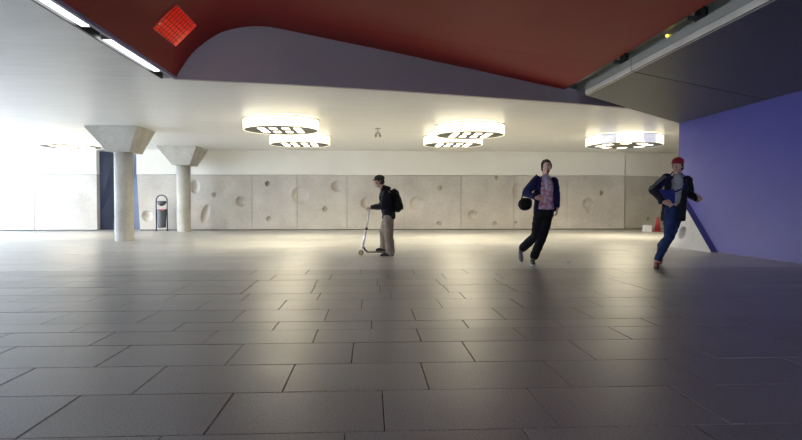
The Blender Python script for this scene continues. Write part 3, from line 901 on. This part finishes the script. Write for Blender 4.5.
for k in (-1, 1): E((k * .066, .008, .014), (.014, .026, .03))
fl.grow('hair', HAIR, boy, .006, 2, wrinkle=.004, wscale=60)
CAPM = mat('olive_black_cloth', (.035, .034, .024), .85, spec=.12, noise=.2, nscale=20)
fl = Flesh(); E = lambda p, r: fl.ell(P(*p), tuple(k * s for k in r), R3)
E((0, -.012, .066), (.087, .108, .070)); E((0, -.01, .040), (.085, .104, .026))
cp = fl.grow('cap', CAPM, boy, .006, 2)
fl = Flesh(); fl.ell(P(0, .098, .040), (.055 * s, .036 * s, .011 * s), R3); fl.grow('brim', CAPM, cp, .005, 2)
JK = mat('black_jacket_cloth', (.012, .013, .017), .7, spec=.12, noise=.25, nscale=14, bump=.3, bscale=30)
fl = Flesh()
fl.loft([((.045, 0, .685), .125, .165), ((.045, 0, .75), .128, .168), ((.025, 0, .90), .130, .165), ((-.005, 0, 1.06), .138, .180), ((-.022, 0, 1.15), .110, .170), ((-.04, 0, 1.20), .07, .11)])
fl.limb([((-.045, 0, 1.215), .075), ((-.05, 0, 1.245), .07)])
fl.ell((.015, 0, 1.245), (.07, .085, .045)); fl.ell((-.0, 0, 1.265), (.05, .075, .03))
for sy, el, wr_ in ((-1, (-.075, -.215, .905), (-.262, -.137, .893)), (1, (-.105, .205, .925), (-.270, .127, .900))):
    fl.limb([((-.02, sy * .145, 1.15), .064), ((-.05, sy * .185, 1.03), .060), (el, .056), (wr_, .040)])
fl.grow('jacket', JK, boy, .009, 4, wrinkle=.010, wscale=11)
TR = mat('beige_trouser_cloth', (.29, .23, .17), .85, spec=.12, noise=.15, nscale=9, bump=.3, bscale=25)
fl = Flesh()
fl.loft([((.035, 0, .62), .10, .15), ((.035, 0, .72), .11, .155), ((.035, 0, .80), .11, .15)])
fl.limb([((.03, -.08, .70), .100), ((.035, -.09, .42), .092), ((.06, -.10, .16), .088), ((.07, -.10, .075), .090)])
fl.limb([((.02, .08, .70), .096), ((-.045, .08, .43), .084), ((-.045, .06, .22), .078), ((-.048, .06, .16), .078)])
fl.grow('trousers', TR, boy, .009, 3, wrinkle=.014, wscale=10)
SH = mat('black_shoe_leather', (.014, .013, .012), .45); SO = mat('dark_rubber', (.03, .03, .03), .7)
shoe('shoe', (.135, -.105, 0), (-.12, -.125, 0), SH, SO, boy, 1.0)
shoe('shoe', (.035, .055, .083), (-.205, .035, .083), SH, SO, boy, .95)
# scooter
sc = empty('kick_scooter', (0.305, 11.02, 0))
tag(sc, 'silver kick scooter with a T-handlebar under the boy', 'scooter')
AL = mat('polished_aluminium', (.72, .73, .76), .28, metal=.7); YW = mat('yellowish_wheel', (.42, .34, .13), .45); GR = mat('black_grip', (.02, .02, .02), .8)
def wheel(cx, cz, name):
    bm = bmesh.new()
    bm_lathe(bm, [(.016, -.012), (.040, -.012), (.050, -.007), (.052, 0), (.050, .007), (.040, .012), (.016, .012), (.016, -.012)], 28)
    bmesh.ops.rotate(bm, matrix=Matrix.Rotation(PI / 2, 3, 'X'), verts=bm.verts)
    w = from_bm(name, bm, YW, sc, True); w.location = (cx, 0, cz)
    bm = bmesh.new(); bm_lathe(bm, [(0, -.016), (.015, -.016), (.015, .016), (0, .016)], 14)
    bmesh.ops.rotate(bm, matrix=Matrix.Rotation(PI / 2, 3, 'X'), verts=bm.verts)
    h_ = from_bm('hub', bm, AL, w, True)
wheel(-.475, .0525, 'front_wheel'); wheel(.085, .0525, 'rear_wheel')
bm = bmesh.new(); bm_tube(bm, [(-.438, 0, .17), (-.372, 0, .50)], .019, 12); from_bm('lower_stem', bm, AL, sc, True)
bm = bmesh.new(); bm_tube(bm, [(-.372, 0, .48), (-.318, 0, .885)], .0145, 12); from_bm('upper_stem', bm, AL, sc, True)
bm = bmesh.new(); bm_tube(bm, [(-.3755, 0, .475), (-.369, 0, .52)], .024, 12); from_bm('clamp', bm, GR, sc, True)
bm = bmesh.new(); bm_tube(bm, [(-.318, -.14, .885), (-.318, .14, .885)], .011, 12); from_bm('handlebar', bm, AL, sc, True)
for k in (-1, 1):
    bm = bmesh.new(); bm_tube(bm, [(-.318, k * .075, .885), (-.318, k * .195, .885)], .0155, 12); from_bm('grip', bm, GR, sc, True)
bm = bmesh.new()
for k in (-1, 1): bm_tube(bm, [(-.44, k * .012, .165), (-.455, k * .021, .12), (-.475, k * .021, .0525)], .007, 8)
bm_tube(bm, [(-.447, 0, .13), (-.434, 0, .19)], .024, 12); from_bm('fork', bm, AL, sc, True)
bm = bmesh.new(); bm_tube(bm, [(-.436, 0, .165), (-.395, 0, .10), (-.355, 0, .066)], .018, 10); from_bm('neck_brace', bm, GR, sc, True)
box('deck', (-.37, -.055, .052), (.025, .055, .076), mat('dark_deck', (.05, .05, .05), .5), sc, bevel=.006)
box('grip_tape', (-.34, -.05, .0755), (.0, .05, .079), mat('yellow_grip_tape', (.42, .36, .17), .9), sc)
bm = bmesh.new()
for k in (-1, 1): bm_box(bm, (.06, k * .022, .055), (.10, .006, .022))
from_bm('rear_fork', bm, AL, sc)
bm = bmesh.new()
pts = [(.085 + .062 * math.cos(a), .0525 + .062 * math.sin(a)) for a in [math.radians(25 + 12 * k) for k in range(11)]]
for (xa, za), (xb, zb) in zip(pts[:-1], pts[1:]):
    q = [bm.verts.new(p) for p in ((xa, -.02, za), (xb, -.02, zb), (xb, .02, zb), (xa, .02, za))]; bm.faces.new(q)
o = from_bm('brake_fender', bm, AL, sc); sm = o.modifiers.new('t', 'SOLIDIFY'); sm.thickness = .003
# backpack
bp_ = empty('backpack', (0.305, 10.97, .80))
tag(bp_, 'rounded black backpack on the back of the boy', 'backpack')
BPM = mat('black_nylon', (.008, .008, .009), .6, spec=.12, noise=.3, nscale=12)
fl = Flesh(); RY = Matrix.Rotation(math.radians(-14), 3, 'Y')
fl.ell((.180, 0, .22), (.105, .145, .205), RY); fl.ell((.195, 0, .13), (.098, .15, .13), RY); fl.ell((.150, 0, .345), (.09, .135, .10), RY)
fl.grow('pack_body', BPM, bp_, .009, 4, wrinkle=.006, wscale=14)
fl = Flesh(); fl.ell((.272, 0, .14), (.036, .105, .095), RY); fl.grow('front_pocket', BPM, bp_, .008, 3)
for k in (-1, 1):
    bm = bmesh.new(); bm_tube(bm, [(.12, k * .09, .36), (.04, k * .11, .42), (-.06, k * .115, .38), (-.122, k * .12, .27), (-.10, k * .15, .15), (.03, k * .178, .07), (.13, k * .12, .04)], .013, 8)
    from_bm('shoulder_strap', bm, BPM, bp_, True)
bm = bmesh.new(); bm_tube(bm, [(.13, -.03, .41), (.15, -.02, .45), (.15, .02, .45), (.13, .03, .41)], .008, 8); from_bm('carry_loop', bm, BPM, bp_, True)

# ------------------------------------------------------------------ the woman walking
wo = empty('person', (2.62, 9.15, 0))
tag(wo, 'woman in open navy jacket, pink patterned top and black trousers striding towards us', 'person')
s = .97
fl = Flesh()
P, R3 = head(fl, (.140, -.02, 1.535), (-.10, -1, -.06), s)
fl.limb([((.137, .0, 1.47), .048), ((.132, .01, 1.40), .050), ((.13, .01, 1.34), .06)])
fl.loft([((.125, 0, .80), .135, .095), ((.12, 0, .98), .115, .085), ((.128, 0, 1.18), .130, .100), ((.135, 0, 1.30), .130, .085), ((.135, 0, 1.36), .075, .055)])
WR = ((-.07, -.165, 1.055), (.315, -.02, .90))
EL = ((-.175, .03, 1.125), (.325, .05, 1.10))
SHD = ((.005, 0, 1.335), (.268, 0, 1.315))
for k in (0, 1): fl.limb([(SHD[k], .050), (EL[k], .040), (WR[k], .027)])
hand(fl, WR[0], (.95, -.25, -.25), (-.1, -.9, .4), (0, -.2, 1), .92, .45, .4)
hand(fl, WR[1], (-.05, -.10, -1), (1, 0, 0), (0, -1, 0), .92, .45, .4)
LEG = (((.055, .02, .84), (-.02, -.02, .46), (-.185, .26, .22)), ((.175, .0, .84), (.075, -.06, .46), (-.075, -.05, .09)))
for hp, kn, an in LEG: fl.limb([(hp, .085), (kn, .055), (an, .038)])
fl.grow('body', [SKIN, LIPS], wo, .0065, 3, lip_pick(P, s))
eyes(P, R3, s, wo)
fl = Flesh(); E = lambda p, r: fl.ell(P(*p), tuple(k * s for k in r), R3)
E((0, -.028, .042), (.083, .098, .085)); E((0, -.055, -.02), (.078, .060, .08)); E((0, .050, .092), (.050, .032, .022))
for k in (-1, 1): E((k * .072, .005, .015), (.014, .036, .05))
fl.grow('hair', mat('brown_hair', (.035, .02, .012), .6, spec=.15, noise=.3, nscale=70), wo, .006, 2, wrinkle=.005, wscale=50)
TOP = mat('pink_pattern_top', (.50, .45, .49), .8, spec=.12, col2=(.32, .05, .08), nscale=16)
fl = Flesh()
fl.loft([((.125, -.012, .87), .150, .118), ((.122, -.014, .98), .132, .115), ((.128, -.018, 1.15), .128, .122), ((.135, -.016, 1.28), .118, .105), ((.136, -.01, 1.355), .075, .075)])
fl.grow('top', TOP, wo, .008, 3, wrinkle=.008, wscale=12)
SCF = mat('pale_lilac_scarf', (.36, .34, .42), .85, noise=.2, nscale=20)
fl = Flesh()
fl.loft([((.136, -.012, 1.335), .072, .075), ((.138, -.012, 1.375), .066, .070), ((.139, -.010, 1.41), .056, .060)])
fl.limb([((.12, -.085, 1.34), .03), ((.115, -.125, 1.25), .032), ((.118, -.135, 1.19), .026)])
fl.grow('scarf', SCF, wo, .007, 3, wrinkle=.008, wscale=22)
NJ = mat('navy_jacket_cloth', (.011, .012, .055), .7, spec=.12, noise=.25, nscale=10, bump=.25, bscale=30)
fl = Flesh()
for sx in (-1, 1):
    cx = .128
    fl.loft([((cx + sx * .105, .015, .84), .068, .105), ((cx + sx * .098, .015, .98), .062, .105), ((cx + sx * .095, .01, 1.15), .062, .118), ((cx + sx * .085, .01, 1.27), .072, .10), ((cx + sx * .055, .015, 1.35), .050, .065)])
fl.loft([((.125, .06, .84), .15, .055), ((.122, .06, 1.0), .135, .055), ((.13, .055, 1.2), .14, .06), ((.135, .045, 1.34), .09, .05)])
fl.loft([((.136, .035, 1.33), .07, .05), ((.138, .035, 1.40), .062, .042)])
for k in (0, 1):
    fl.limb([(SHD[k], .068), (EL[k], .060), (tuple(Vector(EL[k]) * .12 + Vector(WR[k]) * .88), .044)])
fl.grow('jacket', NJ, wo, .008, 3, wrinkle=.008, wscale=11)
BT = mat('black_trouser_cloth', (.008, .008, .009), .8, spec=.12, noise=.25, nscale=12)
fl = Flesh()
fl.loft([((.12, .0, .76), .145, .105), ((.122, 0, .86), .142, .108), ((.122, 0, .92), .132, .104)])
for hp, kn, an in LEG:
    a = Vector(kn) * .15 + Vector(an) * .85
    fl.limb([(hp, .098), (tuple((Vector(hp) + Vector(kn)) / 2), .090), (kn, .074), (tuple((Vector(kn) + a) / 2), .072), (tuple(a), .070)])
fl.grow('trousers', BT, wo, .009, 3, wrinkle=.009, wscale=12)
WS = mat('pale_sole', (.45, .45, .45), .6)
shoe('shoe', (-.065, .01, .0), (-.115, -.235, .0), SH, WS, wo, .95, ankle=LEG[1][2])
shoe('shoe', (-.200, .315, .185), (-.19, .215, .005), mat('grey_shoe', (.10, .095, .085), .6), WS, wo, .95, ankle=LEG[0][2])
hb = empty('shoulder_bag', (2.62 - .19, 9.15 + .0, .835))
tag(hb, 'black shoulder bag hanging at the elbow of the walking woman', 'bag')
fl = Flesh(); fl.ell((0, 0, .12), (.115, .06, .10)); fl.ell((.0, 0, .09), (.105, .07, .075)); fl.ell((.03, 0, .15), (.085, .05, .07))
fl.grow('bag_body', BPM, hb, .008, 3, wrinkle=.006, wscale=16)
fl = Flesh(); fl.ell((-.005, -.045, .14), (.095, .030, .06)); fl.grow('flap', BPM, hb, .007, 3)
bm = bmesh.new(); bm_tube(bm, [(-.06, 0, .19), (.0, .055, .36), (.12, .075, .50), (.187, .02, .58), (.20, -.055, .535), (.15, -.085, .36), (.07, -.02, .19)], .010, 8); from_bm('strap', bm, BPM, hb, True)

# ------------------------------------------------------------------ the runner on the right
mn = empty('person', (4.36, 8.62, 0))
tag(mn, 'person in red cap, dark jacket and jeans hurrying left past the blue wall', 'person')
s = 1.0
FD = Vector((-.75, -.66, -.06))
fl = Flesh()
P, R3 = head(fl, (.225, -.03, 1.525), FD, s)
fl.limb([((.232, -.015, 1.46), .052), ((.245, 0, 1.39), .055), ((.245, .01, 1.33), .065)])
YW_ = math.atan2(-.75, .66)
fl.loft([((.20, .02, .82), .140, .10), ((.215, .02, .98), .125, .092), ((.235, .01, 1.18), .145, .105), ((.245, .01, 1.30), .145, .09), ((.245, .01, 1.36), .08, .06)], yaw=-.6)
SHD = ((.105, .085, 1.33), (.375, -.085, 1.325))
SHD = ((.105, .06, 1.345), (.375, -.03, 1.31))
EL = ((-.150, -.02, 1.165), (.470, .06, 1.10))
WR = ((-.085, -.225, .985), (.470, -.165, 1.02))
for k in (0, 1): fl.limb([(SHD[k], .054), (EL[k], .042), (WR[k], .029)])
hand(fl, WR[0], (.75, -.5, -.35), (-.35, -.75, .5), (0, -.2, 1), 1.0, .8, .6)
hand(fl, WR[1], (-.05, -.85, .25), (.8, 0, .3), (0, 0, 1), 1.0, .9, .7)
LEG = (((.135, -.02, .85), (.085, -.06, .47), (-.075, -.02, .10)), ((.265, .05, .85), (.165, .06, .47), (.185, .42, .27)))
for hp, kn, an in LEG: fl.limb([(hp, .092), (kn, .060), (an, .042)])
fl.grow('body', [SKIN, LIPS], mn, .007, 3, lip_pick(P, s))
eyes(P, R3, s, mn)
fl = Flesh(); E = lambda p, r: fl.ell(P(*p), tuple(k * s for k in r), R3)
E((0, -.045, -.005), (.078, .064, .078)); E((0, -.035, -.035), (.072, .055, .05))
for k in (-1, 1): E((k * .067, .010, .010), (.014, .024, .03))
fl.grow('hair', HAIR, mn, .006, 2, wrinkle=.004, wscale=60)
RC = mat('red_cap_cloth', (.26, .02, .035), .8, spec=.12, noise=.12, nscale=20)
fl = Flesh(); E = lambda p, r: fl.ell(P(*p), tuple(k * s for k in r), R3)
E((0, -.012, .060), (.084, .104, .070)); E((0, .0, .042), (.084, .102, .022))
cp = fl.grow('cap', RC, mn, .006, 2)
fl = Flesh(); fl.ell(P(0, .105, .042), (.060 * s, .055 * s, .010 * s), R3); fl.grow('brim', RC, cp, .005, 2)
fl = Flesh()
fl.loft([((.215, -.0, .95), .095, .105), ((.228, -.02, 1.15), .095, .118), ((.238, -.02, 1.28), .090, .104), ((.243, -.012, 1.36), .068, .078), ((.243, -.01, 1.405), .06, .062)], yaw=-.6)
fl.grow('shirt', mat('pale_grey_shirt', (.24, .24, .26), .8, spec=.12, noise=.15, nscale=14), mn, .008, 3, wrinkle=.008, wscale=12)
DJ = mat('charcoal_jacket_cloth', (.013, .013, .017), .7, spec=.12, noise=.25, nscale=10, bump=.25, bscale=30)
SG = mat('grey_sleeve_stripe', (.11, .11, .115), .7, spec=.12)
ca, sa = math.cos(-.6), math.sin(-.6)
def rot(cx, cy, x, y): return (cx + x * ca - y * sa, cy + x * sa + y * ca)
fl = Flesh()
for sx in (-1, 1):
    rows_ = []
    for z, cx, o_, w, dpt in ((.70, .19, .095, .078, .115), (.82, .20, .095, .078, .115), (.98, .215, .090, .074, .116), (1.16, .235, .090, .076, .128), (1.28, .245, .084, .080, .110), (1.365, .245, .055, .056, .072)):
        X, Y_ = rot(cx, .03, sx * o_, 0); rows_.append(((X, Y_, z), w, dpt))
    fl.loft(rows_, yaw=-.6)
rows_ = []
for z, cx, w in ((.70, .19, .155), (.98, .215, .135), (1.2, .24, .145), (1.35, .245, .09)):
    X, Y_ = rot(cx, .03, 0, .055); rows_.append(((X, Y_, z), w, .06))
fl.loft(rows_, yaw=-.6)
X, Y_ = rot(.245, .02, 0, .03)
fl.loft([((X, Y_, 1.34), .075, .052), ((X, Y_, 1.41), .066, .046)], yaw=-.6)
for k in (0, 1):
    fl.limb([(SHD[k], .074), (EL[k], .064), (tuple(Vector(EL[k]) * .12 + Vector(WR[k]) * .88), .048)])
sh0, el0 = Vector(SHD[0]), Vector(EL[0])
def stripe(c, n):
    t = (c - sh0).dot(el0 - sh0) / (el0 - sh0).length_squared
    r = c - (sh0 + (el0 - sh0) * t)
    return 1 if .10 < t < 1.2 and r.x * -.7 + r.z * .7 > .030 else 0
fl.grow('jacket', [DJ, SG], mn, .008, 3, stripe, wrinkle=.009, wscale=11)
JN = mat('blue_denim', (.018, .030, .080), .85, spec=.12, noise=.25, nscale=10, bump=.3, bscale=60)
fl = Flesh()
fl.loft([((.195, .02, .74), .150, .11), ((.20, .02, .86), .150, .112), ((.205, .02, .93), .138, .105)], yaw=-.6)
for hp, kn, an in LEG:
    a = Vector(kn) * .12 + Vector(an) * .88
    fl.limb([(hp, .102), (tuple((Vector(hp) + Vector(kn)) / 2), .092), (kn, .072), (tuple((Vector(kn) + a) / 2), .066), (tuple(a), .058)])
fl.grow('jeans', JN, mn, .009, 3, wrinkle=.010, wscale=12)
RS = mat('reddish_brown_shoe', (.22, .06, .05), .6)
shoe('shoe', (-.045, .045, .0), (-.17, -.20, .0), RS, SO, mn, 1.0, ankle=LEG[0][2])
shoe('shoe', (.195, .475, .225), (.165, .345, .008), RS, SO, mn, 1.0, ankle=LEG[1][2])
bb_ = empty('satchel', (4.36 + .02, 8.62 - .10, .93))
tag(bb_, 'blue satchel under the arm of the person in the red cap', 'bag')
BL = mat('bright_blue_nylon', (.014, .02, .15), .55, spec=.12, noise=.2, nscale=12)
bm = bmesh.new(); bm_box(bm, (0, 0, .13), (.23, .09, .22), rot=Matrix.Rotation(-.25, 3, 'Z'), bevel=.03); from_bm('satchel_body', bm, BL, bb_, True)
bm = bmesh.new(); bm_box(bm, (-.012, -.05, .165), (.215, .016, .14), rot=None, bevel=.006)
bmesh.ops.rotate(bm, matrix=Matrix.Rotation(-.25, 3, 'Z'), verts=bm.verts); from_bm('flap', bm, BL, bb_)
bm = bmesh.new(); bm_tube(bm, [(-.09, .02, .22), (.04, .05, .40), (.16, .13, .505), (.26, .10, .50), (.31, -.03, .40), (.22, -.10, .26), (.10, -.03, .20)], .010, 8); from_bm('strap', bm, BL, bb_, True)
